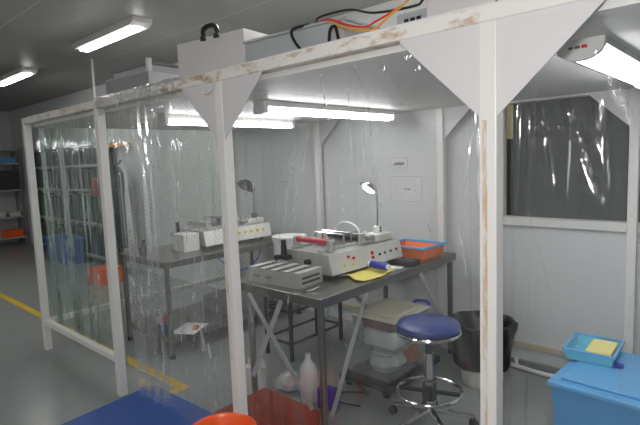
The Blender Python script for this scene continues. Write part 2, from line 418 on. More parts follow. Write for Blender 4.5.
# room lamps
def batten(x, y, label, grp='ceiling battens of the hall'):
    t = thing('ceiling_light', label, 'ceiling light', (x, y, CEIL), 0, grp)
    h = MB(); h.prism([(-.68, 0), (.68, 0), (.66, -.035), (.60, -.062), (-.60, -.062), (-.66, -.035)], 'y', -.095, .095); h.build('housing', 'pale_box', t)
    d = MB(); d.prism([(-.05, -.062), (.05, -.062), (.038, -.080), (-.038, -.080)], 'x', -.585, .585); d.build('diffuser', 'tube_room', t)
    return t
l0 = batten(-4.92, 2.38, 'lit ceiling batten in the middle of the picture top, nearest the tall pale box')
batten(-7.83, 2.38, 'lit ceiling batten at the left edge of the picture')
for x, y in ((-9.6, -1.6), (-6.4, -1.6), (-3.2, -1.6), (0.2, -1.6), (-2.01, 2.38), (0.9, 2.38), (-3.2, -3.6), (0.2, -3.6)):
    batten(x, y, 'lit ceiling batten of the hall outside the picture')
nl = thing('ceiling_light', 'lit ceiling batten in the next room behind the blind', 'ceiling light', (-1.4, 5.2, CEIL))
MB().b(-.6, .6, -.08, .08, -.06, 0).build('housing', 'grey_box', nl); MB().b(-.56, .56, -.05, .05, -.085, -.06).build('diffuser', 'tube_room', nl)
# conduit dropping from the ceiling behind the booth
cdt = thing('conduit', 'thin pale conduit dropping from the ceiling left of the stacked metal cabinets', 'conduit', (-6.2, 2.76, CEIL))
MB().cyl((0, 0, -.62), (0, 0, 0), .014).build('pipe', 'pale_box', cdt); MB().cyl((0, 0, -.70), (0, 0, -.62), .022, .018).build('end_fitting', 'grey', cdt)

# ------------------------------------------------------------------ the booth
FY, BY = 1.477, 3.645            # front face of the front posts, centre line of the rear posts
PX = [-4.74, -3.335, -1.99, -0.65]
RZ0, RZ1 = 1.99, 2.04
T = .055
bo = thing('booth_frame', 'white steel frame of the curtained booth with triangular corner plates and tape residue', 'booth', (0, 0, 0))
for i, x in enumerate(PX + [0.75]):
    p = MB().b(x-T/2, x+T/2, FY, FY+T, 0.0, RZ0, .004).build('post', 'booth', bo)
    if i in (2, 3):
        MB().b(x-T*.30, x-T*.02, FY-.0012, FY, 0.15 if i == 3 else 0.6, 1.70 if i == 3 else 1.3).build('tape_residue', 'residue', p)
for x in PX + [0.75]:
    MB().b(x-T/2, x+T/2, BY-T/2, BY+T/2-.002, 0.0, RZ0, .004).build('post', 'booth', bo)
MB().b(PX[0]-T/2, 0.78, FY, FY+T, RZ0, RZ1, .004).build('rail', 'rail', bo)
MB().b(PX[0]-T/2, 0.78, BY-T/2, BY+T/2, RZ0, RZ1, .004).build('rail', 'booth', bo)
for x in PX + [0.75]:
    MB().b(x-T/2, x+T/2, FY+T, BY-T/2, RZ0, RZ1, .003).build('cross_rail', 'booth', bo)
MB().b(PX[0]+T/2, PX[1]-T/2, FY+.005, FY+T-.005, 0.235, 0.28, .003).build('bottom_rail', 'booth', bo)
MB().b(PX[0]-T/2+.004, PX[0]+T/2-.004, FY+T, BY-T/2, 0.235, 0.28, .003).build('bottom_rail', 'booth', bo)
def gusset(x, y, side, w=.285, h=.28):
    x0 = x + side*T/2
    MB().prism([(x0, RZ0), (x0+side*w, RZ0), (x0+side*w-side*.004, RZ0-.012), (x0, RZ0-h)], 'y', y, y+.006).build('corner_plate', 'gusset', bo)
for x in (PX[2], PX[3]):
    for sd in (-1, 1): gusset(x, FY+.006, sd)
for x in PX[1:]:
    for sd in (-1, 1): gusset(x, BY-.006, sd, .27, .26)
MB().b(PX[0], 0.75, FY+T, BY-T/2, RZ1, RZ1+.02).build('roof_sheet', 'roof', bo)
MB().b(PX[0]+T/2, 0.72, FY+T+.0005, BY-.008, 1.966, RZ0).build('ceiling_sheet', 'roof', bo)
MB().cyl((-.03, BY-T/2-.012, RZ0+.02), (-.03, BY-T/2, RZ0+.02), .02).build('bolt', 'copper', bo)

# lamps under the booth ceiling (along the depth)
def tube_lamp(x, y0, y1, label, twin=False):
    t = thing('tube_light', label, 'tube light', (x, y0, 1.966), 0, 'tube lights under the booth ceiling')
    L = y1-y0
    MB().b(-.05, .05, 0, L, -.035, 0, .006).build('housing', 'white', t)
    for dx in ((-.038, .038) if twin else (0,)):
        MB().cyl((dx, .03, -.058), (dx, L-.03, -.058), .014 if twin else .02, n=12).build('tube', 'tube_booth', t, True)
    for yy in (0.0, L-.03):
        MB().b(-.055, .055, yy, yy+.03, -.078, -.03, .004).build('end_cap', 'white', t)
    return t
tube_lamp(-3.27, 1.92, 3.22, 'lit twin tube light over the left bay seen behind the gridded curtain', True)
tube_lamp(-2.32, 2.02, 3.42, 'lit tube light over the middle bay above the nearer steel table')
t = thing('tube_light', 'lit broad tube light with rounded white end cap over the right bay', 'tube light', (-.50, 1.86, 1.966))
half = [(.075*math.cos(a), -.02-.05*math.sin(a)) for a in [math.pi*i/12 for i in range(13)]]
MB().prism([(.075, 0)] + half + [(-.075, 0)], 'y', 0, .025).build('end_cap', 'white', t)
MB().prism([(.075, 0)] + half + [(-.075, 0)], 'y', 1.235, 1.26).build('end_cap', 'white', t)
MB().b(-.075, .075, .025, 1.235, -.022, 0).build('housing', 'grey_box', t)
MB().prism([(.06, -.022)] + [(.06*math.cos(a), -.024-.040*math.sin(a)) for a in [math.pi*i/10 for i in range(11)]] + [(-.06, -.022)], 'y', .025, 1.235).build('diffuser', 'tube_booth', t)
mk = MB(); mk.b(-.035, -.02, -.0015, 0, -.03, -.022); mk.b(-.014, .002, -.0015, 0, -.03, -.021); mk.build('printed_mark', 'ink', t)
MB().b(.006, .024, -.0015, 0, -.031, -.02).build('printed_mark', 'redbtn', t)

# ------------------------------------------------------------------ curtains of clear film
def curtain(name, label, p0, p1, z0, z1, mt, nu, nv, seed, gathers=(), wave=(0.012, 3.0), hem=0.0, creases=(), nrand=0, group=None):
    rnd = random.Random(seed)
    a = Vector((p0[0], p0[1])); b = Vector((p1[0], p1[1])); d = b-a; L = d.length; d /= L; nrm = Vector((-d.y, d.x)); H = z1-z0
    comps = [(wave[0]*rnd.uniform(.4, 1.0)/(1+k*.5), wave[1]*(1+k*1.7)*rnd.uniform(.8, 1.2), rnd.uniform(0, 6.28), rnd.uniform(-1.2, 1.2)) for k in range(4)]
    cr = list(creases)
    for k in range(nrand):
        u0 = rnd.uniform(.02, .98); v0 = rnd.uniform(.35, 1.0); ln = rnd.uniform(.10, .45); lean = rnd.uniform(-.05, .05)
        cr.append((u0, v0, u0+lean, v0-ln, rnd.choice((-1, 1))*rnd.uniform(.004, .010), rnd.uniform(.006, .013)))
    CR = []
    for (u0, v0, u1, v1, am, wd) in cr:
        A = Vector((u0*L, v0*H)); B = Vector((u1*L, v1*H)); D = B-A; CR.append((A, D, D.length_squared, am, wd, min(A.x, B.x)-4*wd, max(A.x, B.x)+4*wd))
    CW = []
    def f(u, v):
        s_ = u*L; off = 0; cw = 0.0
        for A, fr, ph, dr in comps: off += A*math.sin(6.283*fr*u*L/1.4 + ph + dr*v*2.2)*(0.25+0.75*(1-v)**0.6)
        x = s_
        for (uc, wd, amp, fr, lean) in gathers:
            c = uc*L + lean*(1-v)
            g = math.exp(-((s_-c)/wd)**2)
            off += amp*g*math.sin(6.283*fr*(s_-c) + 1.5*math.sin(3*v+seed))*(0.45+0.55*(1-v))
            x -= (s_-c)*g*0.35*(0.3+0.7*(1-abs(2*v-1)))
        P = Vector((s_, v*H))
        for (A, D, L2, am, wd, lo, hi) in CR:
            if s_ < lo or s_ > hi: continue
            t = max(0, min(1, (P-A).dot(D)/L2)); q = (P-(A+D*t)).length/wd
            if q < 3: cw = max(cw, math.exp(-(q/.42)**2)*min(1.0, abs(am)/.007)*math.sin(math.pi*max(.03, min(.97, t)))**.5)
            if q < 3: off += am*math.exp(-q*q)*(0.25+0.75*math.sin(math.pi*max(.04, min(.96, t))))
        z = z0+H*v + hem*math.sin(u*17+seed)*(1-v)
        p = a + d*x + nrm*off; CW.append(cw)
        return (p.x, p.y, z)
    o = MB().grid(f, nu, nv).build(name, mt, None, True, False)
    me = o.data; uv = me.uv_layers.new(name='UVMap')
    for lp in me.loops:
        q = lp.vertex_index; uv.data[lp.index].uv = ((q % (nu+1))/nu*L*1.12, (q//(nu+1))/nv*H)
    ca = me.attributes.new('crease', 'FLOAT', 'POINT'); ca.data.foreach_set('value', CW)
    tag(o, label, 'curtain', group)
    return o
CY = FY + T + .04
CZ = 1.9655
curtain('plastic_curtain', 'wrinkled greenish clear plastic curtain hanging across the left bay of the booth', (-4.68, CY), (-3.38, CY), 0.16, CZ, 'film_left', 300, 70, 3,
        gathers=[(.06, .07, .035, 16, .02), (.33, .08, .03, 14, .06), (.62, .06, .022, 15, .0), (.93, .07, .035, 14, .03)], wave=(.014, 3), nrand=70)
curtain('plastic_curtain', 'clear plastic curtain closing the far left end of the booth', (PX[0]-.065, FY+T+.06), (PX[0]-.065, BY-.05), 0.12, CZ, 'film_left', 110, 30, 5,
        gathers=[(.3, .1, .03, 10, 0), (.7, .1, .03, 11, .05)], wave=(.010, 2.5))
dc = curtain('plastic_curtain', 'clear plastic curtain printed with fine diamond grid, in the doorway above the blue mat', (-3.30, CY), (-1.93, CY), 0.035, CZ, 'film_grid', 320, 80, 9,
        gathers=[(.10, .07, .030, 13, .04), (.28, .09, .042, 11, .02), (.66, .05, .012, 13, .05)], wave=(.012, 3.2), hem=.01, nrand=70,
        creases=[(.43, .80, .55, .42, .008, .009), (.55, .42, .50, .1, .008, .009), (.62, .35, .72, .04, .012, .02)])
curtain('plastic_curtain', 'flat clear plastic curtain across the middle bay in front of the stool and nearer table', (-1.91, CY), (-0.68, CY), 0.06, CZ, 'film', 330, 90, 11,
        gathers=[(.10, .03, .012, 16, .0), (.95, .035, .008, 16, .0)], wave=(.005, 2.4), nrand=10,
        creases=[(.30, .90, .16, .62, .010, .012), (.34, .88, .22, .63, .008, .010), (.52, .98, .53, .78, .006, .007), (.60, .95, .62, .70, .006, .006), (.585, .92, .57, .74, .006, .007),
                 (.63, .80, .66, .55, .006, .007), (.80, .70, .84, .60, .006, .006), (.86, .72, .83, .62, .006, .006), (.90, .70, .93, .58, .007, .006)])
curtain('plastic_curtain', 'clear plastic curtain across the right bay in front of the dark blind', (-0.625, CY+.012), (0.70, CY+.012), 0.06, CZ, 'film_right', 330, 90, 14,
        gathers=[(.03, .04, .022, 15, .0)], wave=(.006, 2.0), nrand=0,
        creases=[(.085, .84, .105, .74, .009, .006), (.105, .74, .13, .735, .009, .006), (.13, .735, .135, .86, .008, .006), (.14, .86, .195, .73, .009, .006), (.195, .73, .215, .74, .009, .006), (.215, .74, .195, .90, .009, .006),
                 (.20, .93, .26, .84, .009, .007), (.16, .93, .17, .85, .007, .005), (.175, .90, .20, .80, .008, .005), (.07, .90, .08, .84, .007, .005), (.125, .92, .14, .86, .007, .005), (.235, .95, .30, .86, .008, .006)])
# its upper edge folded over the rail in front
rnd = random.Random(4)
ph = [rnd.uniform(0, 6.28) for _ in range(6)]
def flapf(u, v):
    x = -3.30 + u*0.95
    wr = .010*math.sin(19*u+ph[0]+4*v)+.012*abs(mnoise.noise((u*22, v*5, 1.7)))+.010*abs(mnoise.noise((u*47, v*11, 5.1)))
    if v < .55:
        k = v/.55
        return (x, FY-.016+wr, RZ1+.008-.115*(1-k)*(0.8+.2*math.sin(9*u+ph[3])))
    k = (v-.55)/.45
    return (x, FY-.016+(CY-FY+.02)*k, RZ1+.014+abs(wr)*.8*math.sin(k*3.14))
MB().grid(flapf, 240, 30).build('folded_hem', film_mat('crumpled_pvc', haze=0.06, bump=0.8, stretch=(30, 30, 22), gloss=1.8, crease=0.8, cscale=(16, 16, 16)), dc, True, False)
t = thing('rail_clip', 'small black clip under the rail at the tip of the nearest corner plate', 'clip', (-.91, FY+.02, RZ0))
MB().cyl((0, 0, -.03), (0, 0, 0), .010, .008).build('stud', 'black', t, True); MB().cyl((0, 0, -.042), (0, 0, -.03), .014).build('knob', 'black', t, True)
# white hook over the rail
hk = MB().tube(spline([(-1.985, FY-.004, 2.042), (-1.99, FY-.006, 2.01), (-2.01, FY-.006, 1.975), (-2.05, FY-.006, 1.945), (-2.09, FY-.006, 1.94), (-2.10, FY-.006, 1.955)], 5), .004, 8)
tag(hk.build('wire_hook', 'white', None, True), 'small white hook hanging on the rail in front of a corner plate', 'hook')

# ------------------------------------------------------------------ equipment on the booth roof
R0 = RZ1 + .02
t = thing('filter_unit', 'tall pale metal box with black carrying handle on the booth roof', 'metal box', (-2.60, 1.66, R0), math.radians(6.5))
MB().b(0, .535, 0, .55, 0, .232, .004).build('housing', 'pale_box', t)
hd = MB(); hd.tube(spline([(.23, .012, .225), (.232, .0, .262), (.255, .0, .285), (.315, .0, .285), (.338, .0, .262), (.34, .012, .225)], 5), .015, 8)
hd.b(.215, .25, -.012, .03, .215, .240, .002); hd.b(.32, .355, -.012, .03, .215, .240, .002); hd.build('handle', 'black', t, True)
t = thing('control_box', 'long grey metal box beside the tall pale box on the booth roof', 'metal box', (-2.015, 1.68, R0), math.radians(3.6))
MB().b(0, .62, 0, .42, 0, .135, .004).build('housing', 'grey_box', t)
MB().b(-.008, .628, -.008, .428, .135, .147, .002).build('lid', 'grey_box', t)
for k, xx in enumerate((.16, .30, .42, .56)):
    g = MB().cyl((xx, .20, .147), (xx, .20, .175), .014).build('cable_gland', ['copper', 'white', 'white', 'white'][k], t)
t = thing('wall_cabinet', 'large white cabinet standing on the booth roof behind the nearest corner plate', 'cabinet', (-0.985, 1.70, R0), math.radians(1.5))
MB().b(0, .62, 0, .45, 0, .62, .005).build('housing', 'pale_box', t)
MB().b(.01, .61, -.008, 0, .01, .61, .002).build('door', 'pale_box', t)
t = thing('terminal_box', 'small grey terminal box with dark slots beside the white cabinet on the roof', 'terminal box', (-1.14, 1.74, R0))
MB().b(0, .13, 0, .08, 0, .10, .003).build('housing', 'grey_box', t)
for k in range(3): MB().b(.035+k*.028, .055+k*.028, -.002, 0, .015, .075).build('slot', 'black', t)
t = thing('metal_cabinet', 'low grey metal box on the booth roof in front of a flat lidded cabinet', 'metal box', (-3.63, 1.70, R0), math.radians(4))
MB().b(0, .55, 0, .40, 0, .165, .004).build('housing', 'grey_mid', t)
t = thing('metal_cabinet', 'flat lidded grey cabinet with white stub pipe behind the low grey roof box', 'metal box', (-4.45, 2.17, R0), math.radians(4))
MB().b(0, .60, 0, .42, 0, .375, .004).build('housing', 'grey_box', t)
MB().b(-.02, .62, -.02, .44, .375, .395, .003).build('lid', 'grey', t)
lh = MB(); lh.rim(.17, .32, -.006, 0, .27, .30, .0008); lh.b(.17, .32, -.006, 0, .27, .276); lh.b(.17, .32, -.006, 0, .294, .30); lh.build('label_holder', 'dark', t)
MB().cyl((.60, -.03, .0), (.60, -.03, .42), .026).build('stub_pipe', 'pale_box', t, True)
def cable(pts, r, m, label, cat='cable'):
    tag(MB().tube(spline(pts, 7), r, 8).build('cable', m, None, True), label, cat)
cable([(-1.85, 1.90, 2.215), (-1.70, 1.80, 2.225), (-1.53, 1.72, 2.213), (-1.46, 1.68, 2.20), (-1.40, 1.66, 2.18), (-1.31, 1.655, 2.14), (-1.23, 1.655, 2.12), (-1.18, 1.655, 2.13), (-1.10, 1.655, 2.15), (-1.03, 1.655, 2.18), (-.97, 1.66, 2.30), (-.8, 1.65, 2.5)], .0045, 'cable_red', 'red cable looping over the long grey box on the booth roof')
cable([(-1.50, 1.74, 2.212), (-1.40, 1.65, 2.17), (-1.32, 1.64, 2.13), (-1.21, 1.64, 2.10), (-1.17, 1.64, 2.10), (-1.09, 1.64, 2.14), (-1.03, 1.64, 2.165), (-.95, 1.645, 2.24), (-.8, 1.64, 2.42)], .0045, 'cable_orange', 'orange cable hanging below the red cable on the booth roof')
cable([(-1.75, 1.85, 2.213), (-1.56, 1.72, 2.215), (-1.51, 1.70, 2.225), (-1.34, 1.69, 2.215), (-1.19, 1.66, 2.165), (-1.01, 1.66, 2.15), (-.96, 1.655, 2.17), (-.8, 1.66, 2.3)], .005, 'black', 'thin black cable running above the red one along the booth roof')
cable([(-1.60, 1.72, 2.213), (-1.645, 1.665, 2.195), (-1.655, 1.66, 2.17), (-1.625, 1.66, 2.12), (-1.57, 1.66, 2.067)], .007, 'black', 'black cable curving down the front of the long grey box')
cable([(-1.43, 1.655, 2.067), (-1.42, 1.655, 2.14), (-1.40, 1.655, 2.155), (-1.385, 1.655, 2.14), (-1.37, 1.655, 2.067)], .007, 'black', 'black cable making a narrow upright loop at the long grey box end')

# ------------------------------------------------------------------ steel tables
TH = .82
def steel_table(loc, W, D, label, group, shelf, inset=.035):
    t = thing('steel_table', label, 'table', loc, 0, group)
    tp = MB(); tp.b(0, W, 0, D, TH-.012, TH, .003)
    tp.rim(0, W, 0, D, TH-.055, TH-.012, .004); tp.build('table_top', 'steel', t)
    r = .021; e = .035
    for x in (inset, W-e):
        for y in (e, D-e):
            lg = MB().cyl((x, y, .03), (x, y, TH-.012), r).build('leg', 'steel', t, True)
            MB().cyl((x, y, 0), (x, y, .035), r+.004, r).build('foot', 'rubber', lg, True)
    if shelf:
        MB().b(e-.005, W-e+.005, e-.005, D-e+.005, .125, .17, .003).build('lower_shelf', 'steel_dark', t)
    return t
t1 = steel_table((-2.63, 1.985, 0), .79, 1.60, 'nearer steel table with cross braces holding the red rollered machine', 'steel work tables', False, .13)
W, D = .79, 1.6
br = MB(); br.bar((W*.58, .009, TH-.06), (.15, .009, .20), .036, .005, (0, 1, 0)); br.build('brace', 'alu', t1)
br = MB(); br.bar((W*.20, .003, TH-.06), (W-.10, .003, .14), .036, .005, (0, 1, 0)); br.build('brace', 'alu', t1)
br = MB(); br.bar((W-.010, D*.27, TH-.06), (W-.010, .07, .10), .036, .005, (1, 0, 0)); br.build('brace', 'alu', t1)
br = MB(); br.bar((W-.022, D*.68, TH-.06), (W-.022, D-.07, .20), .036, .005, (1, 0, 0)); br.build('brace', 'alu', t1)
br = MB(); br.bar((.022, D*.55, TH-.06), (.022, D-.07, .20), .036, .005, (1, 0, 0)); br.build('brace', 'alu', t1)
t2 = steel_table((-4.39, 2.045, 0), .80, 1.56, 'farther steel table with lower shelf behind the gridded curtain', 'steel work tables', True)

# ------------------------------------------------------------------ laminating machines
def machine(loc, rz, label, roller, btns):
    t = thing('laminating_machine', label, 'machine', loc, rz, 'bench machines')
    # body: runs along +y, operator panel on the +x side
    b = MB(); b.prism([(0, .03), (.0, .135), (.09, .165), (.40, .165), (.47, .155), (.50, .03)], 'y', 0, .76); b.build('body', 'alu', t)
    for x in (.05, .44):
        for y in (.06, .70): MB().cyl((x, y, 0), (x, y, .03), .018).build('foot', 'rubber', t)
    p = MB(); p.prism([(.505, .03), (.475, .160), (.487, .163), (.517, .033)], 'y', -.006, .766); pan = p.build('control_panel', 'white', t)
    def on(y, k): return (.517-.030*k, y, .033+.130*k)       # point on the sloping panel
    nrm = Vector((.130, 0, .030)).normalized()
    for (y, k, r, m) in btns:
        c = Vector(on(y, k)); MB().cyl(c, c+nrm*.008, r, n=14).build('button', m, pan)
    # rails, bridge and rollers on top
    for x in (.10, .36): MB().b(x, x+.03, .02, .74, .165, .185, .003).build('guide_rail', 'alu', t)
    MB().b(.13, .36, .22, .52, .168, .19, .003).build('bed_plate', 'steel_dark', t)
    for y in (.10, .42):
        for x in (.07, .40): MB().b(x, x+.022, y-.03, y+.03, .165, .245, .003).build('bracket', 'alu', t)
    ro = MB().cyl((.09, .10, .225), (.40, .10, .225), .021, n=20).build('roller', roller, t, True)
    MB().cyl((.05, .10, .225), (.45, .10, .225), .009).build('axle', 'chrome', ro, True)
    ro = MB().cyl((.09, .42, .215), (.40, .42, .215), .021, n=20).build('roller', 'dark', t, True)
    MB().cyl((.05, .42, .215), (.45, .42, .215), .009).build('axle', 'chrome', ro, True)
    MB().b(.06, .43, .46, .54, .20, .222, .004).build('bridge', 'alu', t)
    h = MB().tube(arc((.20, .50, .222), .12, 0.0, math.pi, 14, 'xz', .65), .009, 8); h.build('hoop_handle', 'white', t, True)
    for y in (.26, .34):
        g = MB(); g.tube([(.10, y, .18), (.10, y, .255), (.38, y, .255), (.38, y, .18)], .008, 8); g.build('cross_tube', 'chrome', t, True)
    for (x, y) in ((.18, .18), (.30, .18), (.16, .48), (.33, .55)): MB().cyl((x, y, .18), (x, y, .235), .014, .011).build('knob', 'white', t, True)
    # clamp with knobs at the front left
    cl = MB(); cl.b(.05, .13, -.055, .0, .10, .13, .003); cl.b(.07, .10, -.05, -.02, .13, .20, .003); clo = cl.build('clamp', 'black', t)
    MB().cyl((.085, -.035, .20), (.085, -.035, .235), .016, .02).build('knob', 'black', clo, True)
    MB().cyl((.055, -.062, .115), (.055, -.085, .115), .020).build('knob', 'black', clo, True)
    MB().cyl((.30, -.002, .10), (.30, -.035, .10), .020).build('knob', 'black', t, True)
    MB().b(.30, .44, .54, .74, .165, .215, .006).build('motor_cover', 'offwhite', t)
    MB().b(.10, .28, .56, .73, .165, .200, .006).build('motor_cover', 'steel_dark', t)
    return t
B1 = [(.12, .35, .010, 'yellowbtn'), (.20, .30, .008, 'yellowbtn'), (.17, .72, .010, 'redbtn'), (.22, .60, .010, 'redbtn'), (.42, .62, .013, 'redbtn'), (.42, .38, .012, 'redbtn'),
      (.50, .45, .009, 'black'), (.56, .47, .010, 'greenbtn'), (.63, .48, .011, 'greenbtn'), (.70, .5, .011, 'redbtn')]
B2 = [(.30+.075*i, .55, .016, 'yellowbtn') for i in range(6)] + [(.24, .55, .014, 'redbtn')]
machine((-2.575, 2.37, TH), math.radians(-2), 'bench machine with red roller and red and green buttons on the nearer steel table', 'red', B1)
machine((-4.29, 2.60, TH), math.radians(-2), 'bench machine with a row of yellow buttons on the farther steel table', 'alu', B2)

# desk lamps
def desk_lamp(loc, rz, label, lit):
    t = thing('desk_lamp', label, 'desk lamp', loc, rz, 'desk lamps')
    MB().b(-.025, .025, -.025, .025, 0, .05, .004).build('magnet_base', 'white' if lit else 'grey', t)
    if lit:
        for k in range(4): MB().box((.026, -.013+.026*(k % 2), .014+.022*(k//2)), (.002, .018, .014)).build('switch', 'black', t)
    h = .36
    MB().tube(spline([(0, 0, .05), (.004, 0, .15), (0, .004, h-.08), (-.004, 0, h-.02), (-.018, 0, h)], 5), .006 if lit else .010, 8).build('gooseneck', 'grey', t, True)
    k = 1.15 if lit else 1.5
    sh = MB()
    sh.lathe([(.012, .0), (.03, -.008), (.058, -.035), (.07, -.062), (.066, -.062), (.054, -.038), (.026, -.014), (.008, -.008)], (0, 0, 0), 24)
    q = Matrix.Translation((-.03 if lit else -.055, 0, h+.012)) @ Matrix.Rotation(math.radians(32), 4, 'Y') @ Matrix.Rotation(math.radians(-22 if lit else 0), 4, 'X') @ Matrix.Diagonal((k, .9*k, .75*k, 1))
    bmesh.ops.transform(sh.bm, matrix=q, verts=sh.bm.verts[:]); s = sh.build('lamp_shade', 'chrome' if lit else 'dark', t, True)
    gb = MB(); bmesh.ops.create_uvsphere(gb.bm, u_segments=16, v_segments=10, radius=.048)
    bmesh.ops.transform(gb.bm, matrix=q @ Matrix.Translation((0, 0, -.05)) @ Matrix.Diagonal((1, 1, .7, 1)), verts=gb.bm.verts[:])
    gb.build('bulb', 'desk_glow' if lit else 'milky', s, True)
    return t
desk_lamp((-2.19, 3.02, TH+.2155), math.radians(20), 'lit desk lamp on a thin stem at the back of the nearer machine', True)
desk_lamp((-3.88, 3.25, TH+.2155), math.radians(10), 'unlit dark desk lamp at the back of the farther machine', False)

# ------------------------------------------------------------------ things on the nearer table
t = thing('slotted_rack', 'stainless rack with slots across its top at the front corner of the nearer table', 'rack', (-2.535, 2.045, TH), math.radians(4))
rk = MB(); rk.b(0, .44, 0, .004, 0, .09); rk.b(0, .44, .226, .23, 0, .09); rk.b(0, .004, .004, .226, 0, .09); rk.b(.436, .44, .004, .226, 0, .09); rk.b(.004, .436, .004, .226, 0, .004)
rk.build('box', 'alu', t)
for k in range(5): MB().b(.0+.098*k, .048+.098*k, 0, .23, .09, .096, .001).build('slat', 'alu', t)
for k in range(6): MB().box((.06+.02*(k % 3)+.10*(k//3), -.001, .045), (.006, .002, .022), ry=.5).build('slot', 'dark', t)
for k in range(2): MB().b(.44, .442, .03, .20, .022+.03*k, .036+.03*k).build('slot', 'dark', t)
# spring clip in front
tag(MB().tube(spline([(-2.02, 2.06, TH+.004), (-2.00, 2.09, TH+.01), (-1.99, 2.14, TH+.02)], 4), .004, 6).build('steel_pin', 'chrome'), 'bright steel pin lying beside the slotted rack', 'pin')
# white bucket behind
t = thing('bucket', 'white round bucket standing on the black metal stand between the two tables', 'bucket', (-2.91, 2.79, .621))
MB().lathe([(.0, 0), (.12, .0), (.132, .335), (.138, .34), (.138, .355), (.128, .355), (.116, .01), (.0, .01)], n=32, cap=False).build('tub', 'milky', t, True)
MB().lathe([(0, .356), (.140, .356), (.141, .368), (.12, .372), (0, .372)], n=32, cap=False).build('lid', 'white', t, True)
# yellow cloth
def clothf(u, v):
    x = -2.09 + .21*v + .02*math.sin(5*u); y = 2.44 + .40*u + .03*math.sin(6*v)
    return (x, y, TH+.006+.012*abs(math.sin(3.1*u+1.2))*abs(math.sin(2.6*v+.4))+.004*math.sin(17*u+9*v)*.5+.002)
c = MB().grid(clothf, 24, 14).build('cloth', 'cloth_y', None, True)
sm = c.modifiers.new('thick', 'SOLIDIFY'); sm.thickness = .004
tag(c, 'yellow cloth spread in front of the machine panel on the nearer table', 'cloth')
tag(MB().b(-2.06, -1.90, 2.76, 2.92, TH+.0005, TH+.004).build('paper_sheet', 'paper'), 'white paper sheet under the blue roll on the nearer table', 'paper')
t = thing('tape_roll', 'blue roll lying at the end of the yellow cloth on the nearer table', 'roll', (-1.945, 2.70, TH+.05), math.radians(-8))
MB().cyl((-.075, 0, 0), (.07, 0, 0), .026, n=20).build('roll', 'blue_dark', t, True); MB().cyl((-.105, 0, 0), (-.075, 0, 0), .018).build('core', 'paper', t, True); MB().cyl((.07, 0, 0), (.085, 0, 0), .018).build('core', 'paper', t, True)
tag(MB().b(-2.01, -1.87, 2.99, 3.10, TH+.0005, TH+.035, .006).build('small_pouch', 'dark'), 'small dark pouch between the blue roll and the orange basket', 'pouch')
t = thing('basket', 'orange plastic basket with a sky blue rim at the far end of the nearer table', 'basket', (-2.07, 3.34, TH), math.radians(0))
MB().open_box(-.16, .16, -.13, .13, 0, .085, .005, .025).build('tub', 'orange_soft', t)
MB().rim(-.195, .195, -.165, .165, .083, .097, .022).build('rim', 'blue_rim', t)

# ------------------------------------------------------------------ stool
t = thing('work_stool', 'round blue vinyl stool with chrome column and foot ring', 'stool', (-1.44, 2.46, 0), math.radians(20))
MB().lathe([(.0, .598), (.165, .598), (.178, .606), (.182, .62), (.176, .636), (.15, .648), (.08, .653), (.0, .654)], n=40, cap=False).build('seat', 'blue', t, True)
MB().lathe([(.0, .575), (.165, .575), (.184, .580), (.188, .590), (.184, .600), (.165, .600), (.0, .600)], n=40, cap=False).build('seat_ring', 'chrome', t, True)
MB().cyl((0, 0, .545), (0, 0, .575), .05, .08).build('seat_plate', 'black', t, True)
MB().cyl((0, 0, .40), (0, 0, .56), .018).build('gas_lift', 'black', t, True)
MB().cyl((0, 0, .10), (0, 0, .46), .029).build('column', 'chrome', t, True)
lv = MB().tube(spline([(.04, 0, .55), (.10, .02, .545), (.135, .03, .53), (.14, .03, .47)], 5), .006, 8).build('lever', 'black', t, True)
MB().tube(arc((0, 0, .225), .185, 0, 2*math.pi*35/36, 35, 'xy'), .0105, 8, True).build('foot_ring', 'chrome', t, True)
MB().cyl((0, 0, .18), (0, 0, .27), .042).build('ring_hub', 'black', t, True)
for k in range(4):
    a = k*math.pi/2; MB().bar((.03*math.cos(a), .03*math.sin(a), .225), (.18*math.cos(a), .18*math.sin(a), .225), .022, .018).build('ring_spoke', 'black', t)
for k in range(5):
    a = k*2*math.pi/5+.3; ca, sa = math.cos(a), math.sin(a)
    lg = MB().tube([(.02*ca, .02*sa, .115), (.12*ca, .12*sa, .095), (.255*ca, .255*sa, .068)], [.020, .017, .012], 8).build('leg', 'chrome', t, True)
    MB().cyl((.255*ca-.012*sa, .255*sa+.012*ca, .027), (.255*ca+.012*sa, .255*sa-.012*ca, .027), .027, n=16).build('caster', 'black', lg, True)
    MB().cyl((.255*ca, .255*sa, .05), (.255*ca, .255*sa, .068), .010).build('caster_stem', 'black', lg, True)

# ------------------------------------------------------------------ waste bin
t = thing('waste_bin', 'pale waste bin lined with a black bag beside the near post', 'bin', (-1.46, 3.22, 0))
MB().lathe([(.0, 0), (.135, 0), (.14, .01), (.165, .36), (.16, .36), (.135, .015), (.0, .015)], n=32, cap=False).build('bin', 'offwhite', t, True)
MB().lathe([(.176, .13), (.192, .17), (.202, .25), (.214, .33), (.227, .40), (.222, .44), (.205, .448), (.165, .41), (.135, .34), (.12, .26), (.06, .20), (0, .19)], n=64, wob=.045, cap=False).build('bin_bag', 'bag', t, True)

